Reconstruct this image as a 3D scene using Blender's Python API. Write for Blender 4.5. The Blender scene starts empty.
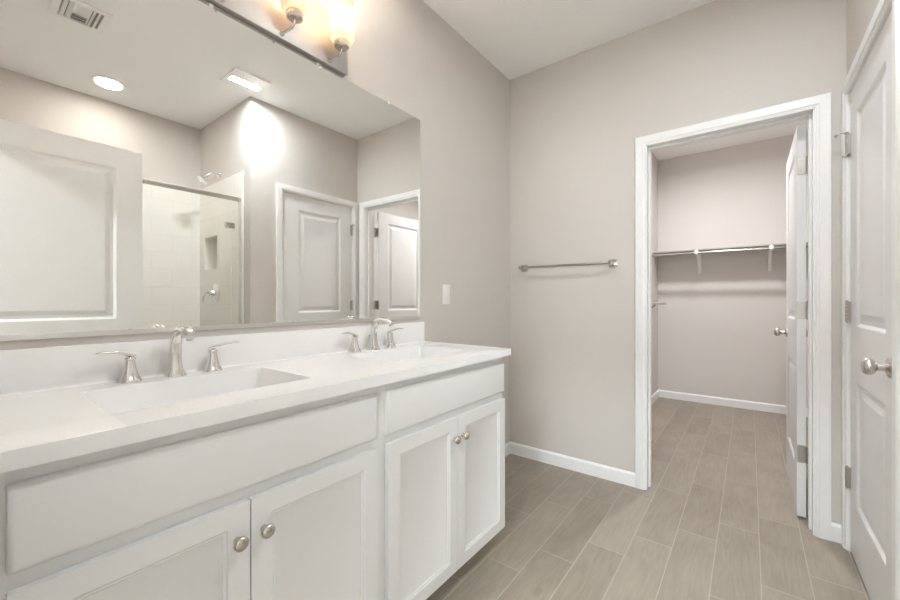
import bpy, bmesh, math, random
from mathutils import Vector, Matrix
R = math.radians
S = bpy.context.scene
COL = S.collection

# ------------------------------------------------------------------ camera
cam_d = bpy.data.cameras.new('camera'); cam = bpy.data.objects.new('camera', cam_d); COL.objects.link(cam)
cam_d.sensor_width = 36; cam_d.lens = 388.06 / 900 * 36; cam_d.clip_start = 0.02
cam.location = (1.3985, 0.0, 1.1244); cam.rotation_euler = (R(90), 0, R(37.66))
S.camera = cam

# ------------------------------------------------------------------ world, large lights, exposure
W = bpy.data.worlds.new('world'); S.world = W; W.use_nodes = True
W.node_tree.nodes['Background'].inputs[0].default_value = (0.80, 0.88, 1.0, 1)
W.node_tree.nodes['Background'].inputs[1].default_value = 0.6
S.view_settings.view_transform = 'Standard'; S.view_settings.look = 'None'
S.view_settings.gamma = 1; S.view_settings.use_curve_mapping = False
S.view_settings.exposure = 0.51
S.cycles.use_denoising = True
S.cycles.max_bounces = 16; S.cycles.diffuse_bounces = 10; S.cycles.glossy_bounces = 8
S.cycles.transmission_bounces = 8; S.cycles.transparent_max_bounces = 16
S.cycles.sample_clamp_indirect = 0
S.cycles.use_adaptive_sampling = False

def lamp(name, kind, loc, energy, color, rot=(0, 0, 0), size=0.1, size_y=None, shape='DISK', spread=180):
    l = bpy.data.lights.new(name, kind); l.energy = energy; l.color = color
    if kind == 'AREA':
        l.shape = shape; l.size = size; l.spread = R(spread)
        if size_y: l.size_y = size_y
    else:
        l.shadow_soft_size = size
    o = bpy.data.objects.new(name, l); o.location = loc; o.rotation_euler = rot
    COL.objects.link(o); return o
# added fill, as if daylight came through a made-up window behind the camera
lamp('window_fill_light', 'AREA', (2.0, -2.82, 1.5), 74, (0.90, 0.965, 1.0), (R(90), 0, 0), 1.3, 1.3, 'RECTANGLE')
WARM = (1.0, 0.96, 0.92)
E_SHADE, E_CAN, E_FAN, E_CLOSET, E_BED_FILL = 32.0, 3.4, 13.0, 23.0, 66.0
lamp('ceiling_can_light', 'AREA', (2.39, 0.735, 2.728), E_CAN, (1.0, 0.97, 0.91), (0, 0, 0), 0.15, spread=180)
lamp('fan_strip_light', 'AREA', (1.564, 1.345, 2.724), E_FAN, (0.88, 0.95, 1.0), (0, 0, 0), 0.055, 0.2, 'RECTANGLE', 175)
lamp('closet_light', 'AREA', (1.17, 3.77, 2.70), E_CLOSET, (0.98, 0.98, 1.0), (0, 0, 0), 0.20, spread=170)
lamp('bedroom_fill_light', 'AREA', (1.25, -1.4, 2.70), E_BED_FILL, (0.88, 0.95, 1.0), (0, 0, 0), 0.4)  # added fill lamp in the unseen bedroom, without a fixture
for yy in (0.569, 0.775, 0.981):
    lamp('vanity_bulb', 'POINT', (0.085, yy, 2.245), E_SHADE, WARM, size=0.028)

# ------------------------------------------------------------------ materials
def mat(name, col, rough=0.5, metal=0.0, bump=0.0, bscale=200, spec=0.5, coat=0.0):
    m = bpy.data.materials.new(name); m.use_nodes = True
    nt = m.node_tree; b = nt.nodes['Principled BSDF']
    b.inputs['Base Color'].default_value = (*col, 1); b.inputs['Roughness'].default_value = rough
    b.inputs['Metallic'].default_value = metal; b.inputs['Specular IOR Level'].default_value = spec
    b.inputs['Coat Weight'].default_value = coat; b.inputs['Coat Roughness'].default_value = 0.08
    if bump:
        tc = nt.nodes.new('ShaderNodeTexCoord'); n = nt.nodes.new('ShaderNodeTexNoise')
        n.inputs['Scale'].default_value = bscale; n.inputs['Detail'].default_value = 3
        bp = nt.nodes.new('ShaderNodeBump'); bp.inputs['Strength'].default_value = bump; bp.inputs['Distance'].default_value = 0.001
        nt.links.new(tc.outputs['Object'], n.inputs['Vector']); nt.links.new(n.outputs['Fac'], bp.inputs['Height'])
        nt.links.new(bp.outputs['Normal'], b.inputs['Normal'])
    return m
M_wall = mat('greige_wall_paint', (0.615, 0.580, 0.545), 0.8, bump=0.25, bscale=160, spec=0.25)
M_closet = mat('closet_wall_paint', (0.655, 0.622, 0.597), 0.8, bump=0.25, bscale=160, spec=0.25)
M_ceil = mat('ceiling_paint', (0.90, 0.895, 0.885), 0.9, bump=0.3, bscale=120, spec=0.2)
M_trim = mat('white_trim_paint', (0.83, 0.83, 0.825), 0.35)
M_door = mat('white_door_paint', (0.77, 0.77, 0.77), 0.4)
M_cab = mat('cabinet_paint', (0.77, 0.775, 0.77), 0.38)
M_top = mat('white_solid_surface', (0.85, 0.848, 0.845), 0.16, spec=0.5)
M_nickel = mat('brushed_nickel', (0.62, 0.58, 0.54), 0.26, 1.0)
M_bright = mat('bright_nickel', (0.77, 0.75, 0.725), 0.12, 1.0)
M_plate = mat('brushed_plate', (0.52, 0.49, 0.465), 0.50, 1.0)
M_bar = mat('towel_bar_chrome', (0.58, 0.56, 0.53), 0.12, 1.0)
M_hinge = mat('hinge_nickel', (0.48, 0.45, 0.415), 0.38, 1.0)
M_rod = mat('closet_rod_chrome', (0.50, 0.48, 0.45), 0.22, 1.0)
M_chrome = mat('polished_chrome', (0.86, 0.86, 0.86), 0.07, 1.0)
M_steel = mat('satin_steel', (0.56, 0.53, 0.49), 0.35, 1.0)
M_alum = mat('aluminium_channel', (0.78, 0.76, 0.74), 0.3, 1.0)
M_mirror = mat('mirror_silver', (0.93, 0.928, 0.905), 0.0, 1.0)
M_dark = mat('dark_gap', (0.04, 0.04, 0.04), 0.8)
M_duct_shade = mat('duct_shade_grey', (0.36, 0.35, 0.33), 0.7)
M_plastic = mat('white_plastic', (0.86, 0.85, 0.83), 0.3)
M_rubber = mat('rubber_bumper', (0.75, 0.73, 0.70), 0.6)
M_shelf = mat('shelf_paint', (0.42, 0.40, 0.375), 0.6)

def emat(name, col, st):
    m = bpy.data.materials.new(name); m.use_nodes = True; nt = m.node_tree
    nt.nodes.remove(nt.nodes['Principled BSDF'])
    e = nt.nodes.new('ShaderNodeEmission'); e.inputs[0].default_value = (*col, 1); e.inputs[1].default_value = st
    nt.links.new(e.outputs[0], nt.nodes['Material Output'].inputs[0]); return m
M_lens = emat('lamp_lens', (1.0, 0.93, 0.80), 6.0)
M_strip = emat('strip_lens', (1.0, 0.94, 0.84), 5.0)

def glassmat(name, tint, gl):
    m = bpy.data.materials.new(name); m.use_nodes = True; nt = m.node_tree
    nt.nodes.remove(nt.nodes['Principled BSDF'])
    t = nt.nodes.new('ShaderNodeBsdfTransparent'); t.inputs[0].default_value = (*tint, 1)
    g = nt.nodes.new('ShaderNodeBsdfGlossy'); g.inputs['Roughness'].default_value = 0.0
    f = nt.nodes.new('ShaderNodeFresnel'); f.inputs[0].default_value = gl
    x = nt.nodes.new('ShaderNodeMixShader')
    nt.links.new(f.outputs[0], x.inputs[0]); nt.links.new(t.outputs[0], x.inputs[1]); nt.links.new(g.outputs[0], x.inputs[2])
    nt.links.new(x.outputs[0], nt.nodes['Material Output'].inputs[0]); return m
M_glass = glassmat('clear_shower_glass', (0.99, 0.99, 0.985), 1.20)
M_clip = glassmat('clear_plastic_clip', (0.93, 0.93, 0.92), 1.45)

def frosted():
    m = bpy.data.materials.new('frosted_glass_shade'); m.use_nodes = True; nt = m.node_tree
    nt.nodes.remove(nt.nodes['Principled BSDF'])
    d = nt.nodes.new('ShaderNodeBsdfDiffuse'); d.inputs[0].default_value = (0.85, 0.79, 0.72, 1)
    t = nt.nodes.new('ShaderNodeBsdfTranslucent'); t.inputs[0].default_value = (0.145, 0.122, 0.094, 1)
    g = nt.nodes.new('ShaderNodeBsdfGlossy'); g.inputs['Roughness'].default_value = 0.25
    a = nt.nodes.new('ShaderNodeMixShader'); a.inputs[0].default_value = 0.6
    b = nt.nodes.new('ShaderNodeMixShader'); b.inputs[0].default_value = 0.05
    nt.links.new(d.outputs[0], a.inputs[1]); nt.links.new(t.outputs[0], a.inputs[2])
    nt.links.new(a.outputs[0], b.inputs[1]); nt.links.new(g.outputs[0], b.inputs[2])
    nt.links.new(b.outputs[0], nt.nodes['Material Output'].inputs[0]); return m
M_shade = frosted()
M_bulb = emat('bulb_glow', WARM, 12.0)

class NG:                                   # tiny node-graph helper
    def __init__(s, m): s.nt = m.node_tree
    def new(s, t): return s.nt.nodes.new(t)
    def val(s, sock, v):
        if isinstance(v, (int, float)): sock.default_value = v
        else: s.nt.links.new(v, sock)
    def math(s, op, a, b=None, clamp=False):
        n = s.new('ShaderNodeMath'); n.operation = op; n.use_clamp = clamp
        s.val(n.inputs[0], a)
        if b is not None: s.val(n.inputs[1], b)
        return n.outputs[0]
    def comb(s, x, y, z):
        n = s.new('ShaderNodeCombineXYZ')
        for i, v in enumerate((x, y, z)): s.val(n.inputs[i], v)
        return n.outputs[0]
    def mix(s, f, a, b):
        n = s.new('ShaderNodeMix'); n.data_type = 'RGBA'; s.val(n.inputs[0], f)
        for sock, v in ((n.inputs[6], a), (n.inputs[7], b)):
            if isinstance(v, tuple): sock.default_value = (*v, 1)
            else: s.nt.links.new(v, sock)
        return n.outputs[2]
    def ramp(s, f, stops):
        n = s.new('ShaderNodeValToRGB'); s.val(n.inputs[0], f)
        e = n.color_ramp.elements
        while len(e) < len(stops): e.new(0.5)
        for el, (p, c) in zip(e, stops): el.position = p; el.color = (*c, 1)
        return n.outputs[0]

def plank_floor():
    m = mat('wood_look_plank_tile', (0.4, 0.35, 0.3), 0.42)
    g = NG(m); b = m.node_tree.nodes['Principled BSDF']
    tc = g.new('ShaderNodeTexCoord'); sp = g.new('ShaderNodeSeparateXYZ'); g.nt.links.new(tc.outputs['Object'], sp.inputs[0])
    X, Y = sp.outputs[0], sp.outputs[1]
    PW, PL = 0.1575, 0.605
    u = g.math('DIVIDE', g.math('SUBTRACT', X, 0.0172), PW)
    c = g.math('FLOOR', u)
    off = g.math('MULTIPLY', g.math('SUBTRACT', c, 2.0), 0.187)
    v = g.math('DIVIDE', g.math('SUBTRACT', g.math('SUBTRACT', Y, 0.05), off), PL)
    r = g.math('FLOOR', v)
    fu = g.math('FRACT', u); fv = g.math('FRACT', v)
    du = g.math('MULTIPLY', g.math('MINIMUM', fu, g.math('SUBTRACT', 1.0, fu)), PW)
    dv = g.math('MULTIPLY', g.math('MINIMUM', fv, g.math('SUBTRACT', 1.0, fv)), PL)
    d = g.math('MINIMUM', du, dv)
    mr = g.new('ShaderNodeMapRange'); mr.interpolation_type = 'SMOOTHSTEP'
    g.val(mr.inputs[0], d); mr.inputs[1].default_value = 0.0010; mr.inputs[2].default_value = 0.0026
    mr.inputs[3].default_value = 1; mr.inputs[4].default_value = 0
    grout = mr.outputs[0]
    wn = g.new('ShaderNodeTexWhiteNoise'); wn.noise_dimensions = '3D'
    g.val(wn.inputs['Vector'], g.comb(c, r, 3.7))
    rnd = wn.outputs['Value']
    shift = g.math('MULTIPLY', rnd, 37.0)
    # cathedral grain: distorted bands stretched along the plank
    n1 = g.new('ShaderNodeTexNoise'); n1.inputs['Scale'].default_value = 1.0; n1.inputs['Detail'].default_value = 2
    g.val(n1.inputs['Vector'], g.comb(g.math('MULTIPLY', X, 10.0), g.math('ADD', g.math('MULTIPLY', Y, 1.3), shift), shift))
    rings = g.math('SINE', g.math('MULTIPLY', n1.outputs['Fac'], 62.0))
    n2 = g.new('ShaderNodeTexNoise'); n2.inputs['Scale'].default_value = 1.0; n2.inputs['Detail'].default_value = 5; n2.inputs['Roughness'].default_value = 0.65
    g.val(n2.inputs['Vector'], g.comb(g.math('MULTIPLY', X, 190.0), g.math('MULTIPLY', Y, 9.0), shift))
    n3 = g.new('ShaderNodeTexNoise'); n3.inputs['Scale'].default_value = 1.0; n3.inputs['Detail'].default_value = 3
    g.val(n3.inputs['Vector'], g.comb(g.math('MULTIPLY', X, 9.0), g.math('MULTIPLY', Y, 4.0), shift))
    f = g.math('ADD', g.math('MULTIPLY', rings, 0.055), g.math('MULTIPLY', g.math('SUBTRACT', n2.outputs['Fac'], 0.5), 0.55))
    f = g.math('ADD', f, g.math('MULTIPLY', g.math('SUBTRACT', n3.outputs['Fac'], 0.5), 0.5))
    f = g.math('ADD', f, g.math('MULTIPLY', g.math('SUBTRACT', rnd, 0.5), 0.22))
    f = g.math('ADD', f, 0.5, True)
    col = g.ramp(f, [(0.0, (0.195, 0.162, 0.126)), (0.5, (0.295, 0.255, 0.203)), (1.0, (0.395, 0.348, 0.285))])
    # small dark knots on a few planks
    vk = g.new('ShaderNodeTexVoronoi'); vk.inputs['Scale'].default_value = 1.0
    g.val(vk.inputs['Vector'], g.comb(g.math('MULTIPLY', X, 3.4), g.math('MULTIPLY', Y, 1.7), 0.3))
    kr = g.new('ShaderNodeMapRange'); kr.interpolation_type = 'SMOOTHSTEP'
    g.val(kr.inputs[0], vk.outputs['Distance']); kr.inputs[1].default_value = 0.02; kr.inputs[2].default_value = 0.07
    kr.inputs[3].default_value = 0.6; kr.inputs[4].default_value = 0
    col = g.mix(kr.outputs[0], col, (0.20, 0.165, 0.13))
    col = g.mix(grout, col, (0.41, 0.365, 0.305))
    g.nt.links.new(col, b.inputs['Base Color'])
    bp = g.new('ShaderNodeBump'); bp.inputs['Strength'].default_value = 0.35; bp.inputs['Distance'].default_value = 0.002
    h = g.math('SUBTRACT', g.math('MULTIPLY', f, 0.3), grout)
    g.val(bp.inputs['Height'], h); g.nt.links.new(bp.outputs[0], b.inputs['Normal'])
    return m
M_floor = plank_floor()

def tile_mat(name, axis):
    m = mat(name, (0.8, 0.8, 0.75), 0.15)
    g = NG(m); b = m.node_tree.nodes['Principled BSDF']
    tc = g.new('ShaderNodeTexCoord'); sp = g.new('ShaderNodeSeparateXYZ'); g.nt.links.new(tc.outputs['Object'], sp.inputs[0])
    A, Z = sp.outputs[axis], sp.outputs[2]
    TH, TW = 0.155, 0.31
    v = g.math('DIVIDE', g.math('SUBTRACT', Z, 0.0), TH); r = g.math('FLOOR', v)
    u = g.math('ADD', g.math('DIVIDE', A, TW), g.math('MULTIPLY', g.math('MODULO', r, 2.0), 0.5))
    fu = g.math('FRACT', u); fv = g.math('FRACT', v)
    du = g.math('MULTIPLY', g.math('MINIMUM', fu, g.math('SUBTRACT', 1.0, fu)), TW)
    dv = g.math('MULTIPLY', g.math('MINIMUM', fv, g.math('SUBTRACT', 1.0, fv)), TH)
    mr = g.new('ShaderNodeMapRange'); mr.interpolation_type = 'SMOOTHSTEP'
    g.val(mr.inputs[0], g.math('MINIMUM', du, dv)); mr.inputs[1].default_value = 0.0008; mr.inputs[2].default_value = 0.003
    mr.inputs[3].default_value = 1; mr.inputs[4].default_value = 0
    col = g.mix(mr.outputs[0], (0.87, 0.855, 0.81), (0.80, 0.785, 0.74))
    g.nt.links.new(col, b.inputs['Base Color'])
    bp = g.new('ShaderNodeBump'); bp.inputs['Strength'].default_value = 0.4; bp.inputs['Distance'].default_value = 0.002
    g.val(bp.inputs['Height'], g.math('SUBTRACT', 1.0, mr.outputs[0])); g.nt.links.new(bp.outputs[0], b.inputs['Normal'])
    return m
M_tile_y = tile_mat('white_shower_tile_far', 1)
M_tile_x = tile_mat('white_shower_tile_side', 0)

# ------------------------------------------------------------------ mesh helpers
def wloc(o):
    v = Vector((0, 0, 0))
    while o is not None: v += Vector(o.location); o = o.parent
    return v
def obj(name, bm, m, parent=None, smooth=None, kind=None, label=None):
    bmesh.ops.recalc_face_normals(bm, faces=bm.faces)
    me = bpy.data.meshes.new(name)
    if parent is not None: bmesh.ops.translate(bm, vec=-wloc(parent), verts=bm.verts)
    bm.to_mesh(me); bm.free()
    me.materials.append(m)
    if smooth:
        for p in me.polygons: p.use_smooth = True
        me.set_sharp_from_angle(angle=R(smooth))
    o = bpy.data.objects.new(name, me); COL.objects.link(o)
    if parent is not None: o.parent = parent
    if kind: o['kind'] = kind
    if label: o['label'] = label
    return o
def thing(name, label, cat, loc, group=None):
    o = bpy.data.objects.new(name, None); COL.objects.link(o); o.location = loc; o.empty_display_size = 0.05
    o['label'] = label; o['category'] = cat
    if group: o['group'] = group
    return o
def tag(o, label, cat, group=None):
    o['label'] = label; o['category'] = cat
    if group: o['group'] = group
    return o
def copy_tree(o, parent=None):
    c = o.copy(); COL.objects.link(c)
    if parent is not None: c.parent = parent
    for ch in list(o.children): copy_tree(ch, c)
    return c
def BM(): return bmesh.new()
def box(bm, a, b, bev=0.0, seg=2):
    r = bmesh.ops.create_cube(bm, size=1)
    a, b = Vector(a), Vector(b); c = (a + b) / 2; s = b - a
    for v in r['verts']: v.co = Vector((v.co.x * s.x, v.co.y * s.y, v.co.z * s.z)) + c
    if bev:
        es = list({e for v in r['verts'] for e in v.link_edges})
        bmesh.ops.bevel(bm, geom=es, offset=bev, segments=seg, profile=0.5, affect='EDGES')
    return bm
def B(a, b, bev=0.0, seg=2): return box(BM(), a, b, bev, seg)
def frame_from(d):
    d = Vector(d).normalized(); up = Vector((0, 0, 1)) if abs(d.z) < 0.95 else Vector((0, 1, 0))
    x = up.cross(d).normalized(); y = d.cross(x); return x, y, d
def lathe(bm, o, d, prof, n=28, sq=None):
    """prof: (distance along d, radius)"""
    o = Vector(o); x, y, z = frame_from(d); rings = []
    for t, r in prof:
        ring = []
        for k in range(n):
            a = 2 * math.pi * k / n; ca, sa = math.cos(a), math.sin(a)
            rr = r
            if sq: rr = r / (abs(ca) ** sq + abs(sa) ** sq) ** (1 / sq)
            ring.append(bm.verts.new(o + z * t + (x * ca + y * sa) * rr))
        rings.append(ring)
    for a, b in zip(rings, rings[1:]):
        for k in range(n): bm.faces.new((a[k], a[(k + 1) % n], b[(k + 1) % n], b[k]))
    bm.faces.new(rings[0][::-1]); bm.faces.new(rings[-1]); return bm
def tube(bm, pts, rad, n=12, flat=None):
    """swept tube; rad number or list; flat = list of (rx, ry)"""
    pts = [Vector(p) for p in pts]; m = len(pts); rings = []; px = None
    for i, p in enumerate(pts):
        d = (pts[min(i + 1, m - 1)] - pts[max(i - 1, 0)]).normalized()
        if px is None: x, y, _ = frame_from(d)
        else:
            x = (px - d * px.dot(d)).normalized(); y = d.cross(x)
        px = x
        rx, ry = flat[i] if flat else ((rad[i],) * 2 if isinstance(rad, (list, tuple)) else (rad, rad))
        rings.append([bm.verts.new(p + x * math.cos(2 * math.pi * k / n) * rx + y * math.sin(2 * math.pi * k / n) * ry) for k in range(n)])
    for a, b in zip(rings, rings[1:]):
        for k in range(n): bm.faces.new((a[k], a[(k + 1) % n], b[(k + 1) % n], b[k]))
    bm.faces.new(rings[0][::-1]); bm.faces.new(rings[-1]); return bm
def spline(P, n=8):
    P = [Vector(p) for p in P]; out = []
    for i in range(len(P) - 1):
        a = P[max(i - 1, 0)]; b = P[i]; c = P[i + 1]; d = P[min(i + 2, len(P) - 1)]
        for k in range(n):
            t = k / n
            out.append(0.5 * ((2 * b) + (c - a) * t + (2 * a - 5 * b + 4 * c - d) * t * t + (3 * b - a - 3 * c + d) * t ** 3))
    out.append(P[-1]); return out
def grid_slab(bm, fix, t0, t1, u0, u1, z0, z1, holes):
    """slab with rectangular through holes. fix: axis of thickness (0=x,1=y,2=z); u, z are the other two axes"""
    def P(u, z, t):
        return {0: (t, u, z), 1: (u, t, z), 2: (u, z, t)}[fix]
    us = sorted({u0, u1, *[h[0] for h in holes], *[h[1] for h in holes]}); zs = sorted({z0, z1, *[h[2] for h in holes], *[h[3] for h in holes]})
    us = [u for u in us if u0 - 1e-9 <= u <= u1 + 1e-9]; zs = [z for z in zs if z0 - 1e-9 <= z <= z1 + 1e-9]
    solid = {}
    for i in range(len(us) - 1):
        for j in range(len(zs) - 1):
            cu = (us[i] + us[i + 1]) / 2; cz = (zs[j] + zs[j + 1]) / 2
            solid[i, j] = not any(h[0] < cu < h[1] and h[2] < cz < h[3] for h in holes)
    vs = {}
    def V(i, j, t):
        k = (i, j, t)
        if k not in vs: vs[k] = bm.verts.new(P(us[i], zs[j], t))
        return vs[k]
    for (i, j), s in solid.items():
        if not s: continue
        for t in (t0, t1): bm.faces.new((V(i, j, t), V(i + 1, j, t), V(i + 1, j + 1, t), V(i, j + 1, t)))
        for (di, dj, e) in ((-1, 0, ((i, j), (i, j + 1))), (1, 0, ((i + 1, j), (i + 1, j + 1))), (0, -1, ((i, j), (i + 1, j))), (0, 1, ((i, j + 1), (i + 1, j + 1)))):
            if not solid.get((i + di, j + dj), False):
                (a, b), (c, d) = e
                bm.faces.new((V(a, b, t0), V(c, d, t0), V(c, d, t1), V(a, b, t1)))
    return bm
def wall(name, fix, t0, t1, u0, u1, z0, z1, holes, m):
    return obj(name, grid_slab(BM(), fix, t0, t1, u0, u1, z0, z1, holes), m, kind='structure')

def panel_leaf(w, h, t, panels, steps, both=True, edge=0.0015):
    """door leaf in local coords: x 0..w, z 0..h, y -t/2 (front) .. t/2 with moulded panels.
    steps: list of (inset, depth) rings from the panel border inwards"""
    bm = BM()
    xs = sorted({0, w, *[p[0] for p in panels], *[p[1] for p in panels]}); zs = sorted({0, h, *[p[2] for p in panels], *[p[3] for p in panels]})
    for side in ((-1, 1) if both else (-1,)):
        y = side * t / 2; vs = {}
        def V(x, z):
            if (x, z) not in vs:
                vs[x, z] = bm.verts.new((x, y, z))
            return vs[x, z]
        for i in range(len(xs) - 1):
            for j in range(len(zs) - 1):
                cx, cz = (xs[i] + xs[i + 1]) / 2, (zs[j] + zs[j + 1]) / 2
                if any(p[0] < cx < p[1] and p[2] < cz < p[3] for p in panels): continue
                bm.faces.new((V(xs[i], zs[j]), V(xs[i + 1], zs[j]), V(xs[i + 1], zs[j + 1]), V(xs[i], zs[j + 1])))
        for (a, b, c, d) in panels:
            prev = [V(a, c), V(b, c), V(b, d), V(a, d)]
            for ins, dep in steps:
                yy = y - side * dep
                cur = [bm.verts.new(q) for q in ((a + ins, yy, c + ins), (b - ins, yy, c + ins), (b - ins, yy, d - ins), (a + ins, yy, d - ins))]
                for k in range(4): bm.faces.new((prev[k], prev[(k + 1) % 4], cur[(k + 1) % 4], cur[k]))
                prev = cur
            bm.faces.new(prev)
    if not both:
        q = [bm.verts.new(c) for c in ((0, t / 2, 0), (w, t / 2, 0), (w, t / 2, h), (0, t / 2, h))]; bm.faces.new(q)
    y0, y1 = -t / 2, t / 2
    for a, b in (((0, 0), (w, 0)), ((w, 0), (w, h)), ((w, h), (0, h)), ((0, h), (0, 0))):
        bm.faces.new([bm.verts.new(c) for c in ((a[0], y0, a[1]), (b[0], y0, b[1]), (b[0], y1, b[1]), (a[0], y1, a[1]))])
    bmesh.ops.remove_doubles(bm, verts=bm.verts, dist=1e-5)
    if edge:
        bmesh.ops.recalc_face_normals(bm, faces=bm.faces)
        es = []
        for e in bm.edges:
            p, q = (v.co for v in e.verts)
            ony = abs(abs(p.y) - t / 2) < 1e-6 and abs(abs(q.y) - t / 2) < 1e-6
            def onb(c): return c.x < 1e-6 or c.x > w - 1e-6 or c.z < 1e-6 or c.z > h - 1e-6
            same = (abs(p.x - q.x) < 1e-6 and (p.x < 1e-6 or p.x > w - 1e-6)) or (abs(p.z - q.z) < 1e-6 and (p.z < 1e-6 or p.z > h - 1e-6))
            if ony and same and onb(p) and onb(q) and (p - q).length > 1e-4: es.append(e)
        bmesh.ops.bevel(bm, geom=es, offset=edge, segments=2, profile=0.5, affect='EDGES')
    return bm
def place(bm, rotz, loc):
    bmesh.ops.transform(bm, matrix=Matrix.Translation(loc) @ Matrix.Rotation(rotz, 4, 'Z'), verts=bm.verts); return bm

# ------------------------------------------------------------------ the setting
CE = 2.743; D = 2.532; D2 = 2.647; WR = 1.7525; YC = 5.05
obj('floor', B((-1.2, -2.75, -0.1), (2.84, 5.15, 0)), M_floor, kind='structure')
obj('ceiling', B((-1.2, -2.75, CE), (2.84, 5.15, CE + 0.1)), M_ceil, kind='structure')
wall('wall_left', 0, -0.1, 0, -0.165, D2, 0, CE, [], M_wall)
OX0, OX1, OZ = 0.898, 1.659, 2.058                      # closet rough opening
wall('wall_back', 1, D, D2, 0, 2.50, 0, CE, [(OX0, OX1, -1, OZ)], M_wall)
RY0, RY1 = 1.726, 2.480                                  # right door rough opening
wall('wall_right', 0, WR, 1.8675, 1.47, D, 0, CE, [(RY0, RY1, -1, 2.066)], M_wall)
NX0, NX1, NZ0, NZ1 = 2.34, 2.625, 1.395, 1.705           # shower niche
wall('wall_shower_side', 1, 1.47, 1.60, 1.8675, 2.84, 0, CE, [(NX0, NX1, NZ0, NZ1)], M_wall)
wall('wall_shower_back', 0, 2.74, 2.84, -0.165, 1.47, 0, CE, [], M_wall)
EX0, EX1 = 0.87, 1.68
wall('wall_front', 1, -0.165, -0.05, -0.1, 2.84, 0, CE, [(EX0, EX1, -1, 2.07)], M_wall)
wall('wall_closet_left', 0, 0.456, 0.556, D2, YC, 0, CE, [], M_closet)
wall('wall_closet_back', 1, YC, YC + 0.1, 0.456, 2.50, 0, CE, [], M_closet)
wall('wall_closet_right', 0, 2.40, 2.50, D2, YC, 0, CE, [], M_closet)
wall('wall_bedroom_left', 0, -1.2, -1.1, -2.75, -0.165, 0, CE, [], M_wall)
wall('wall_bedroom_right', 0, 2.74, 2.84, -2.65, -0.165, 0, CE, [], M_wall)
wall('wall_bedroom_near', 1, -0.165, -0.065, -1.1, -0.1, 0, CE, [], M_wall)
wall('wall_bedroom_far', 1, -2.75, -2.65, -1.1, 2.84, 0, CE, [(1.3, 2.7, 0.85, 2.15)], M_wall)
wf = obj('added_window_1', grid_slab(BM(), 1, -2.74, -2.66, 1.3, 2.7, 0.85, 2.15, [(1.36, 1.97, 0.91, 2.09), (2.03, 2.64, 0.91, 2.09)]), M_trim, kind='structure')  # unseen window, added and placed to aim fill light through the doorway
for a in (1.36, 2.03): obj('pane', B((a, -2.705, 0.91), (a + 0.61, -2.699, 2.09)), M_glass, wf)
# shower tile facing
TT = 2.17
obj('wall_tile_back', B((2.732, -0.05, 0), (2.74, 1.462, TT)), M_tile_y, kind='structure')
tb = grid_slab(BM(), 1, 1.462, 1.47, 1.863, 2.74, 0, TT, [(NX0, NX1, NZ0, NZ1)])
for a, b in (((NX0, 1.462, NZ0), (NX0 + 0.006, 1.56, NZ1)), ((NX1 - 0.006, 1.462, NZ0), (NX1, 1.56, NZ1)),
             ((NX0 + 0.006, 1.462, NZ0), (NX1 - 0.006, 1.56, NZ0 + 0.006)), ((NX0 + 0.006, 1.462, NZ1 - 0.006), (NX1 - 0.006, 1.56, NZ1)),
             ((NX0, 1.56, NZ0), (NX1, 1.568, NZ1))): box(tb, a, b)
obj('wall_tile_side', tb, M_tile_x, kind='structure')
obj('shower_curb', B((1.845, -0.05, 0), (1.955, 1.462, 0.10), 0.004), M_tile_x, kind='structure')
obj('shower_pan', B((1.955, -0.05, 0), (2.732, 1.462, 0.03)), M_plastic, kind='structure')

# baseboards
BH, BT = 0.083, 0.012
def baseboard(name, a, b, side):
    """moulded skirting: a->b along floor, side = unit vector into the room"""
    a, b, s = Vector(a), Vector(b), Vector(side); bm = BM()
    prof = [(0, 0), (BT, 0), (BT, BH - 0.012), (BT * 0.55, BH - 0.003), (BT * 0.25, BH), (0, BH)]
    ra = [bm.verts.new(a + s * p + Vector((0, 0, z))) for p, z in prof]; rb = [bm.verts.new(b + s * p + Vector((0, 0, z))) for p, z in prof]
    for k in range(len(prof)): bm.faces.new((ra[k], ra[(k + 1) % len(prof)], rb[(k + 1) % len(prof)], rb[k]))
    bm.faces.new(ra); bm.faces.new(rb[::-1])
    return obj(name, bm, M_trim, kind='structure')
CW = 0.057
XC0, XC1 = 0.856, 1.701                                  # closet casing outer edges
ZC = 2.0935
baseboard('baseboard_left', (0, 1.571, 0), (0, D - BT, 0), (1, 0, 0))
baseboard('baseboard_back', (0, D, 0), (XC0, D, 0), (0, -1, 0))
baseboard('baseboard_corner', (XC1, D, 0), (WR, D, 0), (0, -1, 0))
baseboard('baseboard_right', (WR, 1.47, 0), (WR, 1.682, 0), (-1, 0, 0))
baseboard('baseboard_closet_back', (0.556, YC, 0), (2.40, YC, 0), (0, -1, 0))
baseboard('baseboard_closet_left', (0.556, D2, 0), (0.556, YC - BT, 0), (1, 0, 0))
baseboard('baseboard_closet_right', (2.40, D2, 0), (2.40, YC - BT, 0), (-1, 0, 0))

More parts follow.
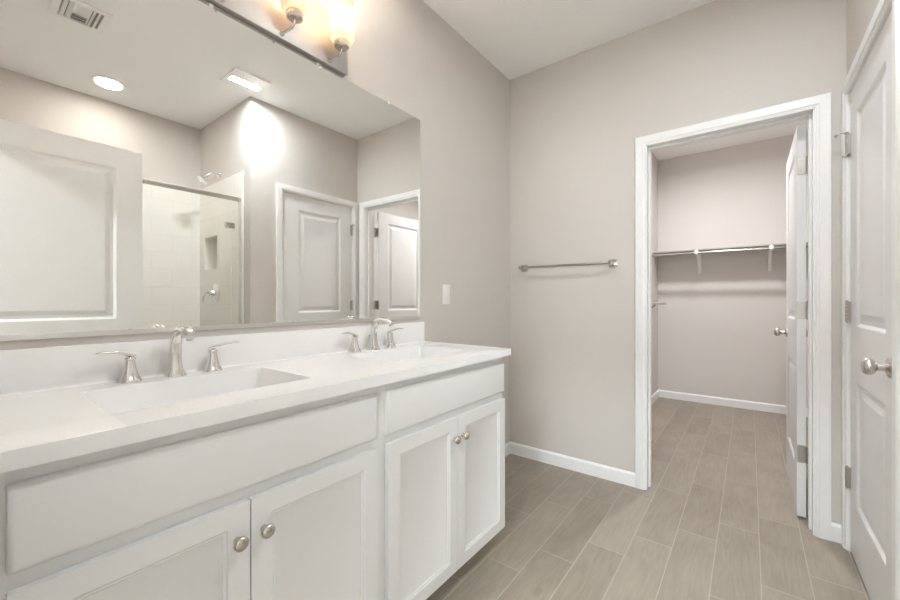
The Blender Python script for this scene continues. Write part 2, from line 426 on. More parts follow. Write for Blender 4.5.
def casing(bm, y_wall, sgn, x0, x1, ztop, w=CW, t=0.015, P=lambda u, z, n: (u, n, z), legs=(True, True)):
    """colonial-ish casing: mitred U of a stepped profile. u along the wall, n out of the wall (y_wall + sgn*depth)"""
    prof = [(0, 0), (0, t * 0.85), (0.0025, t), (w * 0.70, t), (w * 0.74, t * 0.80), (w * 0.86, t * 0.72), (w * 0.90, t * 0.60), (w, t * 0.52), (w, 0)]
    def ring(f): return [bm.verts.new(P(*f(o), y_wall + sgn * d)) for o, d in prof]
    R0 = ring(lambda o: (x0 + o, 0)); R1 = ring(lambda o: (x0 + o, ztop - o)); R2 = ring(lambda o: (x1 - o, ztop - o)); R3 = ring(lambda o: (x1 - o, 0))
    n = len(prof)
    for a, b in ((R0, R1), (R1, R2), (R2, R3)):
        for k in range(n): bm.faces.new((a[k], a[(k + 1) % n], b[(k + 1) % n], b[k]))
    bm.faces.new(R0); bm.faces.new(R3)
# closet doorway: casing + jamb + stop
JX0, JX1, JZ = 0.918, 1.639, 2.038
tr = BM(); casing(tr, D, -1, XC0, XC1, ZC)
casing(tr, D2, 1, XC0, XC1, ZC)
trim1 = obj('trim_1', tr, M_trim, kind='structure')
jb = BM()
box(jb, (OX0, D, 0), (JX0, D2, JZ)); box(jb, (JX1, D, 0), (OX1, D2, JZ)); box(jb, (OX0, D, JZ), (OX1, D2, OZ))
ST0, ST1 = D2 - 0.036 - 0.035, D2 - 0.037
box(jb, (JX0, ST0, 0), (JX0 + 0.011, ST1, JZ), 0.002); box(jb, (JX1 - 0.011, ST0, 0), (JX1, ST1, JZ), 0.002); box(jb, (JX0 + 0.011, ST0, JZ - 0.011), (JX1 - 0.011, ST1, JZ), 0.002)
obj('jamb', jb, M_trim, trim1)
# right doorway casing + jamb
PYZ = lambda u, z, n: (n, u, z)
tr = BM(); casing(tr, WR, -1, 1.682, 2.528, 2.105, t=0.018, P=PYZ)
trim2 = obj('trim_2', tr, M_trim, kind='structure')
jb = BM()
LY0, LY1 = 1.748, 2.458
box(jb, (WR, RY0, 0), (1.8675, LY0 - 0.003, 2.048)); box(jb, (WR, LY1 + 0.003, 0), (1.8675, RY1, 2.048)); box(jb, (WR, RY0, 2.048), (1.8675, RY1, 2.066))
box(jb, (WR + 0.040, LY0 - 0.003, 0), (WR + 0.075, LY0 + 0.009, 2.048)); box(jb, (WR + 0.040, LY1 - 0.009, 0), (WR + 0.075, LY1 + 0.003, 2.048)); box(jb, (WR + 0.040, LY0 + 0.009, 2.036), (WR + 0.075, LY1 - 0.009, 2.048))
obj('jamb', jb, M_trim, trim2)
# entry doorway casing + jamb (the camera stands in this doorway)
tr = BM(); casing(tr, -0.05, 1, 0.833, 1.717, 2.105)
casing(tr, -0.165, -1, 0.833, 1.717, 2.105)
trim3 = obj('trim_3', tr, M_trim, kind='structure')
jb = BM()
box(jb, (EX0, -0.165, 0), (EX0 + 0.018, -0.05, 2.052)); box(jb, (EX1 - 0.018, -0.165, 0), (EX1, -0.05, 2.052)); box(jb, (EX0, -0.165, 2.052), (EX1, -0.05, 2.07))
obj('jamb', jb, M_trim, trim3)

# ------------------------------------------------------------------ doors
DSTEPS = [(0.004, 0.0015), (0.014, 0.009), (0.030, 0.009), (0.052, 0.003), (0.054, 0.0025)]
def knob_bm(o, d):
    bm = BM()
    lathe(bm, o, d, [(0, 0.0325), (0.004, 0.0325), (0.008, 0.027), (0.010, 0.016), (0.014, 0.0115), (0.030, 0.0115), (0.033, 0.015), (0.037, 0.022), (0.043, 0.0265), (0.051, 0.0275), (0.058, 0.0255), (0.063, 0.020), (0.066, 0.012), (0.067, 0.001)], 32)
    return bm
def dpanels(w, h0, e=0.125): # two-panel layout; h0 = bottom clearance, e = latch stile
    s = 0.125
    return [(s, w - e, 0.245 - h0, 0.778 - h0), (s, w - e, 1.012 - h0, 1.92 - h0)]
def hinge_barrel(bm, c, r=0.0062, h=0.089):
    x, y, z = c
    for k in range(5):
        lathe(bm, (x, y, z - h / 2 + k * h / 5 + 0.0006), (0, 0, 1), [(0, r * 0.9), (0.0008, r), (h / 5 - 0.002, r), (h / 5 - 0.0012, r * 0.9)], 14)
    lathe(bm, (x, y, z + h / 2), (0, 0, 1), [(0, r * 0.8), (0.003, r * 0.85), (0.006, r * 0.3)], 12)
    lathe(bm, (x, y, z - h / 2), (0, 0, -1), [(0, r * 0.8), (0.003, r * 0.85), (0.006, r * 0.3)], 12)
# door_1: closet door, swung open 90 degrees into the closet
DH0 = 0.012
w = 0.711
bm = panel_leaf(w, 2.022 - DH0, 0.035, dpanels(w, DH0), DSTEPS)
place(bm, R(90), (1.6095, 2.680, DH0))                   # local x -> +y ; front (-y) -> +x
door1 = obj('door_1', bm, M_door, kind='structure')
KZ = 0.915
kb = knob_bm((1.592, 2.680 + w - 0.062, KZ), (-1, 0, 0)); k1 = obj('door_knob', kb, M_nickel, door1, smooth=40)
kb = knob_bm((1.627, 2.680 + w - 0.062, KZ), (1, 0, 0)); obj('door_knob', kb, M_nickel, door1, smooth=40)
for z in (1.812, 1.073, 0.335):
    hb = BM()
    # leaf plate let into the hinge edge of the door, facing the camera
    pl = box(hb, (1.5935, 2.6782, z - 0.0445), (1.6265, 2.6806, z + 0.0445), 0.0008, 1)
    box(hb, (1.6265, 2.664, z - 0.0445), (1.6290, 2.6806, z + 0.0445), 0.0006, 1)
    for dz in (-0.03, 0, 0.03): lathe(hb, (1.603 + (0.010 if dz == 0 else 0), 2.6785, z + dz), (0, -1, 0), [(0, 0.0036), (0.0009, 0.0032), (0.0012, 0.001)], 10)
    hinge_barrel(hb, (1.6335, 2.6600, z))
    obj('hinge', hb, M_hinge, door1, smooth=35)
# door_2: closed door in the right wall
w = LY1 - LY0
bm = panel_leaf(w, 2.044 - DH0, 0.035, dpanels(w, DH0, 0.142), DSTEPS)
place(bm, R(-90), (WR + 0.0195, LY1, DH0))               # local x -> -y ; front (-y) -> -x
door2 = obj('door_2', bm, M_door, kind='structure')
kb = knob_bm((WR + 0.002, LY0 + 0.085, 0.908), (-1, 0, 0)); obj('door_knob', kb, M_nickel, door2, smooth=40)
for z in (1.818, 1.073, 0.333):
    hb = BM(); hinge_barrel(hb, (WR - 0.0085, LY1 + 0.0025, z))
    box(hb, (WR - 0.0075, LY1 - 0.012, z - 0.0445), (WR + 0.0015, LY1 + 0.0, z + 0.0445)); obj('hinge', hb, M_hinge, door2, smooth=35)
# hinge-pin stop on the top hinge
sb = BM()
zt = 1.818 + 0.052; hx, hy = WR - 0.0085, LY1 + 0.0025
lathe(sb, (hx, hy, zt - 0.004), (0, 0, 1), [(0, 0.009), (0.003, 0.009), (0.0035, 0.006), (0.010, 0.006)], 14)
tube(sb, [(hx, hy, zt), (hx - 0.020, hy - 0.006, zt + 0.002), (hx - 0.032, hy - 0.004, zt - 0.004)], 0.0028, 8)
lathe(sb, (hx - 0.030, hy - 0.004, zt - 0.003), (-1, -0.1, -0.25), [(0, 0.0035), (0.004, 0.007), (0.012, 0.007), (0.014, 0.004)], 12)
tube(sb, [(hx, hy, zt - 0.108), (hx - 0.012, hy - 0.010, zt - 0.106)], 0.0028, 8)
lathe(sb, (hx - 0.010, hy - 0.009, zt - 0.106), (-0.7, -0.7, 0), [(0, 0.0035), (0.003, 0.006), (0.009, 0.006), (0.011, 0.003)], 12)
obj('hinge_pin_stop', sb, M_nickel, door2, smooth=35)
# door_3: bathroom entry door standing open beside the camera, seen in the mirror
w = 0.762
bm = panel_leaf(w, 2.042 - DH0, 0.035, dpanels(w, DH0), DSTEPS)
place(bm, R(90), (1.6375, -0.016, DH0))
door3 = obj('door_3', bm, M_door, kind='structure')
for x, d in ((1.6215, -1), (1.6535, 1)):
    kb = knob_bm((x, -0.016 + w - 0.062, KZ), (d, 0, 0)); obj('door_knob', kb, M_nickel, door3, smooth=40)
for z in (1.812, 1.073, 0.335):
    hb = BM(); hinge_barrel(hb, (1.660, -0.030, z)); obj('hinge', hb, M_hinge, door3, smooth=35)

# ------------------------------------------------------------------ vanity cabinet
XF = 0.509; XFR = 0.490                                   # door face, face-frame face
VY0, VY1 = -0.045, 1.571
ZT = 0.9012; TK = 0.0321; ZB = ZT - TK                    # counter top / underside
van = thing('vanity_cabinet', 'white double-sink bathroom vanity cabinet with four shaker doors under the counter', 'cabinet', (0.25, 0.76, 0))
cb = BM()
box(cb, (0.001, VY0, 0.080), (XFR - 0.019, VY1, ZB - 0.17)); 
box(cb, (0.001, VY1 - 0.016, 0.080), (XFR - 0.019, VY1, ZB - 0.001)); box(cb, (0.001, VY0, 0.080), (XFR - 0.019, VY0 + 0.016, ZB - 0.001))
obj('carcass', cb, M_cab, van)
bays = [(0.066, 0.786), (0.843, 1.556)]
holes = []
for a, b in bays: holes += [(a, b, 0.112, 0.664), (a, b, 0.712, 0.832)]
obj('face_frame', grid_slab(BM(), 0, XFR - 0.019, XFR, VY0, VY1, 0.080, ZB - 0.001, holes), M_cab, van)
obj('toe_kick', B((0.42, VY0, 0.0), (0.435, VY1 - 0.004, 0.080)), M_cab, van)
def slab_front(y0, y1, z0, z1):
    bm = BM(); t = XF - XFR - 0.001
    rings = [(0, 0), (0, t - 0.007), (0.002, t - 0.004), (0.006, t - 0.0012), (0.011, t)]
    prev = None
    for ins, d in rings:
        cur = [bm.verts.new((XFR + 0.001 + d, y, z)) for y, z in ((y0 + ins, z0 + ins), (y1 - ins, z0 + ins), (y1 - ins, z1 - ins), (y0 + ins, z1 - ins))]
        if prev:
            for k in range(4): bm.faces.new((prev[k], prev[(k + 1) % 4], cur[(k + 1) % 4], cur[k]))
        else: bm.faces.new(cur[::-1])
        prev = cur
    bm.faces.new(prev); return bm
CSTEPS = [(0.003, 0.003), (0.008, 0.003), (0.011, 0.0065), (0.0125, 0.0065), (0.016, 0.0085)]
dspec = [(0.055, 0.4165, 1), (0.4195, 0.7955, 0), (0.8390, 1.2015, 1), (1.2045, 1.566, 0)]
dz0, dz1 = 0.084, 0.675
def cab_knob(y, z):
    return lathe(BM(), (XF - 0.0005, y, z), (1, 0, 0), [(0, 0.008), (0.002, 0.008), (0.004, 0.006), (0.012, 0.0055), (0.015, 0.009), (0.017, 0.0145), (0.020, 0.0158), (0.024, 0.0152), (0.027, 0.012), (0.029, 0.006), (0.0295, 0.001)], 28)
for i, (a, b) in enumerate(((0.055, 0.7975), (0.8390, 1.566))):
    obj('drawer_front', slab_front(a, b, 0.7025, 0.840), M_cab, van, smooth=50)
for y0, y1, latch in dspec:
    w = y1 - y0
    bm = panel_leaf(w, dz1 - dz0, 0.018, [(0.047, w - 0.047, 0.047, dz1 - dz0 - 0.047)], CSTEPS, both=False, edge=0.0035)
    place(bm, R(90), (XFR + 0.010, y0, dz0))               # local front (-y) -> +x
    d = obj('cabinet_door', bm, M_cab, van, smooth=30)
    obj('knob', cab_knob(y1 - 0.028 if latch else y0 + 0.028, 0.597), M_nickel, d, smooth=45)

# ------------------------------------------------------------------ countertop with two integral basins
CY0, CY1, CX1 = -0.048, 1.587, 0.529
ct = thing('countertop', 'white solid-surface vanity countertop with two integral rectangular sinks and backsplash', 'countertop', (0.26, 0.77, ZT))
sinks = [(0.195, 0.640), (0.978, 1.423)]
SX0, SX1 = 0.112, 0.408
cbm = grid_slab(BM(), 2, ZB, ZT, 0.001, CX1, CY0, CY1, [(SX0, SX1, a, b) for a, b in sinks])
es = [e for e in cbm.edges if all(v.co.x > CX1 - 1e-5 for v in e.verts) and abs(e.verts[0].co.z - e.verts[1].co.z) < 1e-6]
es += [e for e in cbm.edges if all(v.co.y > CY1 - 1e-5 for v in e.verts) and abs(e.verts[0].co.z - e.verts[1].co.z) < 1e-6]
bmesh.ops.bevel(cbm, geom=es, offset=0.0035, segments=3, profile=0.5, affect='EDGES')
obj('slab', cbm, M_top, ct, smooth=40)
bs = BM(); prof = [(0.001, ZT + 0.0002)] + [(0.020 + 0.0075 * (1 - math.sin(R(a))), ZT + 0.0002 + 0.0075 * (1 - math.cos(R(a)))) for a in range(0, 91, 15)] + [(0.020, 1.0048), (0.0194, 1.0062), (0.018, 1.0068), (0.001, 1.0068)]
ra = [bs.verts.new((x, CY0, z)) for x, z in prof]; rb = [bs.verts.new((x, 1.562, z)) for x, z in prof]
for k in range(len(prof)): bs.faces.new((ra[k], ra[(k + 1) % len(prof)], rb[(k + 1) % len(prof)], rb[k]))
bs.faces.new(ra); bs.faces.new(rb)
obj('backsplash', bs, M_top, ct, smooth=40)
def rrect(x0, x1, y0, y1, r, z, n=6):
    out = []
    for cx, cy, a0 in ((x1 - r, y1 - r, 0), (x0 + r, y1 - r, 90), (x0 + r, y0 + r, 180), (x1 - r, y0 + r, 270)):
        for k in range(n + 1):
            a = R(a0 + 90 * k / n); out.append((cx + r * math.cos(a), cy + r * math.sin(a), z))
    return out
def basin(a, b):
    bm = BM(); dep = 0.115
    #          inset x0, x1, y, corner radius, z
    ringspec = [(0.0, 0.0, 0.0, 0.0015, ZT), (0.0005, 0.002, 0.002, 0.004, ZT - 0.004), (0.003, 0.014, 0.008, 0.012, ZT - 0.05), (0.007, 0.035, 0.016, 0.018, ZT - dep + 0.012),
                (0.014, 0.045, 0.024, 0.020, ZT - dep + 0.003), (0.024, 0.055, 0.034, 0.020, ZT - dep)]
    prev = None
    for ix0, ix1, iy, r, z in ringspec:
        cur = [bm.verts.new(p) for p in rrect(SX0 + ix0, SX1 - ix1, a + iy, b - iy, r, z)]
        if prev:
            n = len(cur)
            for k in range(n): bm.faces.new((prev[k], prev[(k + 1) % n], cur[(k + 1) % n], cur[k]))
        prev = cur
    c = bm.verts.new(((SX0 + SX1) / 2 - 0.02, (a + b) / 2, ZT - dep - 0.004))
    n = len(prev)
    for k in range(n): bm.faces.new((prev[k], prev[(k + 1) % n], c))
    return bm, dep
for a, b in sinks:
    bm, dep = basin(a, b)
    o = obj('sink_basin', bm, M_top, ct, smooth=50)
    c = ((SX0 + SX1) / 2 - 0.02, (a + b) / 2, ZT - dep - 0.006)
    obj('drain', lathe(BM(), c, (0, 0, 1), [(0, 0.024), (0.005, 0.024), (0.0065, 0.021), (0.007, 0.015), (0.009, 0.014), (0.0105, 0.010), (0.011, 0.001)], 24), M_nickel, o, smooth=40)

# ------------------------------------------------------------------ faucets
FX = 0.055
def make_faucet():
    t = thing('faucet', 'brushed nickel widespread faucet with arched spout at the near sink', 'faucet', (FX, 0.420, ZT), 'widespread sink faucets')
    y = 0.412; z = ZT + 0.0003
    bm = BM()
    lathe(bm, (FX, y, z), (0, 0, 1), [(0, 0.0255), (0.004, 0.0250), (0.012, 0.0210), (0.026, 0.0172), (0.044, 0.0148)], 28, sq=3.2)
    P = spline([(FX, y, z + 0.038), (FX + 0.001, y, z + 0.075), (FX + 0.008, y, z + 0.107), (FX + 0.028, y, z + 0.130), (FX + 0.060, y, z + 0.138), (FX + 0.092, y, z + 0.134), (FX + 0.122, y, z + 0.122)], 6)
    fl = []
    for i in range(len(P)):
        k = i / (len(P) - 1); fl.append((0.0145 - 0.0005 * k, 0.0145 - 0.0065 * k ** 0.8))
    # orient the flat section: wide across y, thin along the bend
    rings = []
    for i, p in enumerate(P):
        d = (P[min(i + 1, len(P) - 1)] - P[max(i - 1, 0)]).normalized(); yv = Vector((0, 1, 0)); nv = d.cross(yv).normalized()
        a, b = fl[i]; ring = []
        for q in range(24):
            an = 2 * math.pi * q / 24; ca, sa = math.cos(an), math.sin(an); s = 1 / (abs(ca) ** 3 + abs(sa) ** 3) ** (1 / 3)
            ring.append(bm.verts.new(p + yv * ca * a * s + nv * sa * b * s))
        rings.append(ring)
    for A, Bq in zip(rings, rings[1:]):
        for q in range(24): bm.faces.new((A[q], A[(q + 1) % 24], Bq[(q + 1) % 24], Bq[q]))
    bm.faces.new(rings[0][::-1]); bm.faces.new(rings[-1])
    sp = obj('spout', bm, M_bright, t, smooth=35)
    e = P[-1]
    obj('aerator', lathe(BM(), (e.x - 0.012, y, e.z - 0.003), (0.25, 0, -1), [(0, 0.0085), (0.008, 0.0085), (0.009, 0.007)], 18), M_steel, sp, smooth=35)
    # lift rod behind the spout
    obj('lift_rod', lathe(lathe(BM(), (FX - 0.0245, y, z), (0, 0, 1), [(0, 0.0025), (0.055, 0.0025)], 10), (FX - 0.0245, y, z + 0.055), (0, 0, 1), [(0, 0.003), (0.003, 0.005), (0.008, 0.005), (0.010, 0.002)], 12), M_nickel, t, smooth=40)
    for s in (-1, 1):
        yy = 0.420 + s * (0.114 if s < 0 else 0.093)
        bm = lathe(BM(), (FX, yy, z), (0, 0, 1), [(0, 0.0255), (0.003, 0.0255), (0.008, 0.0232), (0.020, 0.0178), (0.035, 0.0138), (0.052, 0.0112), (0.058, 0.0108), (0.060, 0.0125), (0.064, 0.0125), (0.067, 0.0105)], 28, sq=3.0)
        h = obj('handle', bm, M_bright, t, smooth=35)
        Q = spline([(FX, yy - s * 0.010, z + 0.068), (FX + 0.001, yy + s * 0.004, z + 0.0735), (FX + 0.006, yy + s * 0.026, z + 0.081), (FX + 0.010, yy + s * 0.048, z + 0.085), (FX + 0.012, yy + s * 0.073, z + 0.084)], 5)
        lb = BM(); rings = []
        for i, p in enumerate(Q):
            k = i / (len(Q) - 1); d = (Q[min(i + 1, len(Q) - 1)] - Q[max(i - 1, 0)]).normalized()
            xv = d.cross(Vector((0, 0, 1))).normalized(); nv = xv.cross(d)
            wd = 0.0105 - 0.002 * k if k < 0.93 else 0.0065; th = 0.0062 - 0.0036 * k
            rings.append([lb.verts.new(p + xv * math.cos(2 * math.pi * q / 16) * wd + nv * math.sin(2 * math.pi * q / 16) * th) for q in range(16)])
        for A, Bq in zip(rings, rings[1:]):
            for q in range(16): lb.faces.new((A[q], A[(q + 1) % 16], Bq[(q + 1) % 16], Bq[q]))
        lb.faces.new(rings[0][::-1]); lb.faces.new(rings[-1])
        obj('lever', lb, M_bright, h, smooth=40)
    return t
f1 = make_faucet()
f2 = copy_tree(f1); f2.location.y = 1.184
f2['label'] = 'brushed nickel widespread faucet with arched spout at the far sink near the light switch'

# ------------------------------------------------------------------ mirror
MY0, MY1, MZ0, MZ1 = 0.020, 1.544, 1.028, 2.0855
mir = thing('wall_mirror', 'large frameless rectangular wall mirror above the vanity backsplash', 'mirror', (0, 0.78, MZ0))
obj('mirror_glass', B((0.0015, MY0, MZ0 + 0.003), (0.006, MY1, MZ1)), M_mirror, mir)
jc = BM(); box(jc, (0.0005, MY0, MZ0), (0.0095, MY1, MZ0 + 0.003)); box(jc, (0.0065, MY0, MZ0 + 0.003), (0.0095, MY1, MZ0 + 0.013))
obj('bottom_channel', jc, M_alum, mir, label='brushed metal channel along the bottom edge of the mirror')
for y in (0.135, 0.527, 0.922, 1.314):
    c = BM(); box(c, (0.0062, y - 0.006, MZ1 - 0.008), (0.0082, y + 0.006, MZ1 + 0.0005), 0.0007); box(c, (0.0005, y - 0.006, MZ1 + 0.0006), (0.0082, y + 0.006, MZ1 + 0.006), 0.0007)
    obj('mirror_clip', c, M_plastic, mir)

# ------------------------------------------------------------------ vanity light
vl = thing('vanity_light', 'brushed nickel three-light vanity fixture with frosted glass shades above the mirror', 'wall light', (0.0, 0.775, 2.10))
obj('back_plate', B((0.0005, 0.496, 2.094), (0.027, 1.0555, 2.205), 0.0015), M_plate, vl, smooth=40)
def shade_bm(y):
    bm = BM(); o = Vector((0.085, y, 2.174))
    outer = [(0.0, 0.020), (0.0015, 0.034), (0.006, 0.042), (0.014, 0.0465), (0.03, 0.048), (0.165, 0.048)]
    inner = [(0.165, 0.0445), (0.03, 0.0445), (0.015, 0.043), (0.009, 0.038), (0.0045, 0.030), (0.004, 0.020)]
    n = 36; rings = []
    for t, r in outer + inner: rings.append([bm.verts.new(o + Vector((r * math.cos(2 * math.pi * k / n), r * math.sin(2 * math.pi * k / n), t))) for k in range(n)])
    rings.append(rings[0])
    for A, Bq in zip(rings, rings[1:]):
        for k in range(n): bm.faces.new((A[k], A[(k + 1) % n], Bq[(k + 1) % n], Bq[k]))
    return bm
for y in (0.569, 0.775, 0.981):
    ab = tube(BM(), spline([(0.027, y - 0.018, 2.110), (0.050, y - 0.012, 2.114), (0.070, y - 0.004, 2.122), (0.082, y, 2.136), (0.085, y, 2.152)], 6), 0.0048, 12)
    lathe(ab, (0.0272, y - 0.018, 2.110), (1, 0, 0), [(0, 0.009), (0.003, 0.009), (0.005, 0.006)], 16)
    obj('arm', ab, M_nickel, vl, smooth=40)
    cup = obj('socket_cup', lathe(BM(), (0.085, y, 2.150), (0, 0, 1), [(0, 0.010), (0.001, 0.026), (0.003, 0.029), (0.021, 0.030), (0.0245, 0.028), (0.0245, 0.012)], 32), M_nickel, vl, smooth=35)
    obj('bulb_socket', lathe(BM(), (0.085, y, 2.1746), (0, 0, 1), [(0, 0.016), (0.045, 0.016), (0.046, 0.010)], 18), M_plastic, cup, smooth=40)
    obj('lamp_shade', shade_bm(y), M_shade, vl, smooth=40)

# ------------------------------------------------------------------ light switch
sw = thing('light_switch', 'white rocker light switch on the wall between mirror and back corner', 'light switch', (0, 1.770, 1.156))
obj('cover_plate', B((0.0005, 1.735, 1.098), (0.006, 1.805, 1.214), 0.002), M_plastic, sw, smooth=40)
rb = B((0.0062, 1.7535, 1.123), (0.0085, 1.7865, 1.189), 0.001); obj('rocker', rb, M_plastic, sw, smooth=40)

# ------------------------------------------------------------------ towel bar
tw = thing('towel_bar', 'polished chrome towel bar with square posts on the back wall', 'towel bar', (0.43, D, 1.352))
TZ = 1.352; TX0, TX1 = 0.122, 0.728
obj('bar', tube(BM(), [(TX0, D - 0.058, TZ), (TX1, D - 0.058, TZ)], 0.0085, 18), M_bar, tw, smooth=50)
for x in (TX0, TX1):
    p = BM(); box(p, (x - 0.024, D - 0.007, TZ - 0.024), (x + 0.024, D - 0.0003, TZ + 0.024), 0.001)
    box(p, (x - 0.0125, D - 0.072, TZ - 0.0125), (x + 0.0125, D - 0.007, TZ + 0.0125), 0.001)
    obj('post', p, M_bar, tw, smooth=30)

# ------------------------------------------------------------------ closet: shelves, rod
SZ = 1.640
sh = thing('closet_shelf', 'long white closet shelf with chrome hanging rod on the closet back wall', 'shelf', (1.17, YC, SZ))
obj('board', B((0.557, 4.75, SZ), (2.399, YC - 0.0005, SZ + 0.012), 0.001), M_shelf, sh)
obj('cleat', B((0.557, YC - 0.019, SZ - 0.075), (2.399, YC - 0.0005, SZ - 0.0003)), M_closet, sh)
RY, RZ = 4.700, 1.607
obj('hanging_rod', tube(BM(), [(0.557, RY, RZ), (2.399, RY, RZ)], 0.0145, 18), M_rod, sh, smooth=50)
for x in (0.968, 1.560, 2.150):
    p = BM()
    box(p, (x - 0.013, YC - 0.0225, 1.415), (x + 0.013, YC - 0.0193, SZ - 0.001))
    box(p, (x - 0.013, 4.76, SZ - 0.004), (x + 0.013, YC - 0.02, SZ - 0.0005))
    tube(p, [(x, YC - 0.024, 1.43), (x, 4.80, 1.585), (x, 4.745, SZ - 0.012)], 0.007, 8)
    tube(p, [(x, 4.76, SZ - 0.006), (x, RY - 0.017, SZ - 0.006), (x, RY - 0.019, RZ - 0.002), (x, RY - 0.010, RZ - 0.018), (x, RY + 0.012, RZ - 0.017)], 0.006, 8)
    box(p, (x - 0.016, RY - 0.024, RZ - 0.010), (x + 0.016, RY - 0.0155, RZ + 0.024), 0.002)
    obj('bracket', p, M_plastic, sh, smooth=35)
ls = thing('closet_shelf', 'short white lower closet shelf end with bracket on the closet left wall', 'shelf', (0.70, 3.1, 1.088))
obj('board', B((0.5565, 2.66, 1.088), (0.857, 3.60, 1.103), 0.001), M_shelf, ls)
p = BM(); box(p, (0.557, 3.50, 0.93), (0.5605, 3.525, 1.087)); tube(p, [(0.562, 3.512, 0.94), (0.80, 3.512, 1.082)], 0.007, 8); box(p, (0.5605, 3.50, 1.083), (0.83, 3.525, 1.0875))
obj('bracket', p, M_plastic, ls)
cl = thing('closet_ceiling_light', 'round flush ceiling light in the closet', 'ceiling light', (1.17, 3.77, CE))
obj('rim', lathe(BM(), (1.17, 3.77, CE - 0.0003), (0, 0, -1), [(0, 0.145), (0.018, 0.145), (0.024, 0.138), (0.024, 0.115), (0.012, 0.112)], 40), M_plastic, cl, smooth=35)
obj('diffuser', lathe(BM(), (1.17, 3.77, CE - 0.013), (0, 0, -1), [(0, 0.110), (0.012, 0.110), (0.014, 0.10)], 40), M_lens, cl, smooth=35)

# ------------------------------------------------------------------ bathroom ceiling fixtures
dl = thing('recessed_light', 'round recessed ceiling light lit above the shower', 'ceiling light', (2.39, 0.735, CE))
rim = BM(); n = 40; rings = []
for t, r in ((0.0002, 0.098), (0.006, 0.097), (0.009, 0.090), (0.006, 0.080), (0.004, 0.078), (0.0005, 0.078)): rings.append([rim.verts.new((2.39 + r * math.cos(2 * math.pi * k / n), 0.735 + r * math.sin(2 * math.pi * k / n), CE - t)) for k in range(n)])
for A, Bq in zip(rings, rings[1:]):
    for k in range(n): rim.faces.new((A[k], A[(k + 1) % n], Bq[(k + 1) % n], Bq[k]))
obj('trim_ring', rim, M_plastic, dl, smooth=40)
obj('lens', lathe(BM(), (2.39, 0.735, CE - 0.0006), (0, 0, -1), [(0, 0.0775), (0.004, 0.0775), (0.005, 0.07)], 40), M_lens, dl, smooth=40)
ef = thing('exhaust_fan', 'square ceiling exhaust fan with lit strip light near the shower corner', 'exhaust fan', (1.555, 1.335, CE))
fx, fy, hs = 1.560, 1.345, 0.125
g = BM()
grid_slab(g, 2, CE - 0.012, CE - 0.0003, fx - hs, fx + hs, fy - hs, fy + hs, [(fx - 0.018, fx + 0.026, fy - 0.100, fy + 0.100)])
obj('grille', g, M_plastic, ef)
obj('lamp_lens', B((fx - 0.0178, fy - 0.0998, CE - 0.010), (fx + 0.0258, fy + 0.0998, CE - 0.002)), M_strip, ef)
vt = thing('air_vent', 'white rectangular ceiling air register with angled louvres', 'vent', (1.59, 0.45, CE))
vx0, vx1, vy0, vy1 = 1.475, 1.725, 0.345, 0.575
v = grid_slab(BM(), 2, CE - 0.010, CE - 0.0003, vx0, vx1, vy0, vy1, [(vx0 + 0.03, vx1 - 0.03, vy0 + 0.03, vy1 - 0.03)])
box(v, (vx0 + 0.03, vy0 + 0.078, CE - 0.009), (vx1 - 0.03, vy0 + 0.083, CE - 0.001)); box(v, (vx0 + 0.03, vy1 - 0.083, CE - 0.009), (vx1 - 0.03, vy1 - 0.078, CE - 0.001))
obj('frame', v, M_plastic, vt)
obj('duct_shade', B((vx0 + 0.03, vy0 + 0.03, CE - 0.0012), (vx1 - 0.03, vy1 - 0.03, CE - 0.0004)), M_duct_shade, vt)  # flat grey sheet: shade between the louvres put into its colour
def louvre(c, along, ln, tilt):
    bm = B((-ln / 2, -0.0085, -0.0009), (ln / 2, 0.0085, 0.0009))
    mt = Matrix.Translation(c) @ (Matrix.Rotation(R(90), 4, 'Z') if along == 'y' else Matrix()) @ Matrix.Rotation(R(tilt), 4, 'X')
    bmesh.ops.transform(bm, matrix=mt, verts=bm.verts); return bm
yc = (vy0 + vy1) / 2; xc = (vx0 + vx1) / 2
for k in range(7): obj('louvre', louvre((vx0 + 0.045 + k * 0.0267, yc, CE - 0.0075), 'y', 0.064, 35 if k < 4 else -35), M_plastic, vt)
for s in (-1, 1):
    for k in range(2): obj('louvre', louvre((xc, yc + s * (0.047 + 0.021 * k), CE - 0.0075), 'x', 0.188, 40 * s), M_plastic, vt)

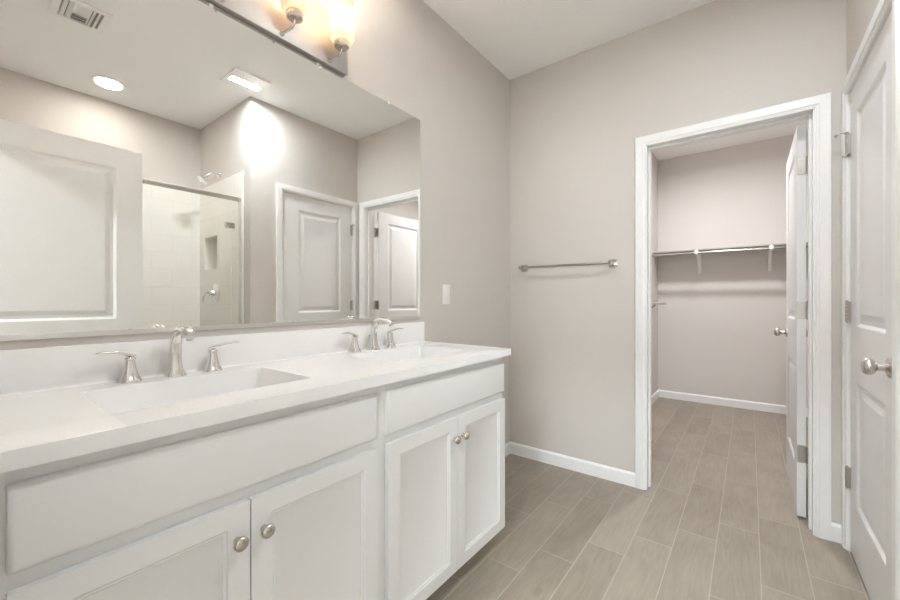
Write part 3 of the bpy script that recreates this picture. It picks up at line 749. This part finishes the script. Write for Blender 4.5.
# ------------------------------------------------------------------ shower fittings (seen in the mirror)
GX = 1.90
sd = thing('shower_door', 'clear glass shower door under a brushed metal header rail', 'shower door', (GX, 0.7, 0.10))
obj('glass_door', B((GX - 0.004, 0.02, 0.115), (GX + 0.004, 1.392, 1.925)), M_glass, sd)
obj('side_glass', B((GX - 0.004, 1.402, 0.103), (GX + 0.004, 1.446, 1.925)), M_glass, sd)
obj('header_rail', B((GX - 0.012, -0.048, 1.925), (GX + 0.012, 1.4610, 1.955), 0.002), M_nickel, sd, smooth=40)
obj('wall_channel', B((GX - 0.009, 1.4465, 0.101), (GX + 0.009, 1.4610, 1.925), 0.001), M_alum, sd)
for z in (1.72, 0.35): obj('hinge', B((GX - 0.014, 1.345, z - 0.022), (GX + 0.014, 1.412, z + 0.022), 0.002), M_nickel, sd, smooth=40)
hh = BM(); tube(hh, spline([(GX - 0.004, 0.12, 0.95), (GX - 0.05, 0.12, 0.95), (GX - 0.055, 0.12, 1.0), (GX - 0.055, 0.12, 1.1), (GX - 0.05, 0.12, 1.15), (GX - 0.004, 0.12, 1.15)], 5), 0.009, 12)
obj('pull_handle', hh, M_nickel, sd, smooth=40)
sh_ = thing('shower_fitting', 'chrome shower head on a short arm above the tile', 'shower head', (2.325, 1.47, 2.225))
hb = lathe(BM(), (2.325, 1.4698, 2.225), (0, -1, 0), [(0, 0.030), (0.004, 0.030), (0.010, 0.022), (0.012, 0.011)], 24)
tube(hb, spline([(2.325, 1.462, 2.225), (2.325, 1.42, 2.228), (2.325, 1.385, 2.212), (2.325, 1.365, 2.188)], 6), 0.0095, 12)
obj('arm', hb, M_chrome, sh_, smooth=40)
obj('spray_head', lathe(BM(), (2.325, 1.370, 2.194), (0, -0.62, -0.78), [(0, 0.012), (0.012, 0.016), (0.022, 0.018), (0.030, 0.034), (0.046, 0.046), (0.055, 0.047), (0.058, 0.043)], 28), M_chrome, sh_, smooth=40)
sv = thing('shower_valve', 'round chrome shower valve with curved lever below the niche', 'shower valve', (2.37, 1.462, 1.185))
obj('escutcheon', lathe(BM(), (2.37, 1.4618, 1.185), (0, -1, 0), [(0, 0.082), (0.005, 0.082), (0.012, 0.070), (0.016, 0.040), (0.020, 0.030), (0.045, 0.026), (0.052, 0.022), (0.054, 0.01)], 36), M_chrome, sv, smooth=40)
obj('lever', tube(BM(), spline([(2.37, 1.415, 1.185), (2.385, 1.395, 1.19), (2.42, 1.385, 1.175), (2.445, 1.385, 1.13), (2.45, 1.385, 1.10)], 6), None, 12, flat=[(0.011 - 0.0002 * k, 0.009 - 0.00018 * k) for k in range(25)]), M_chrome, sv, smooth=40)
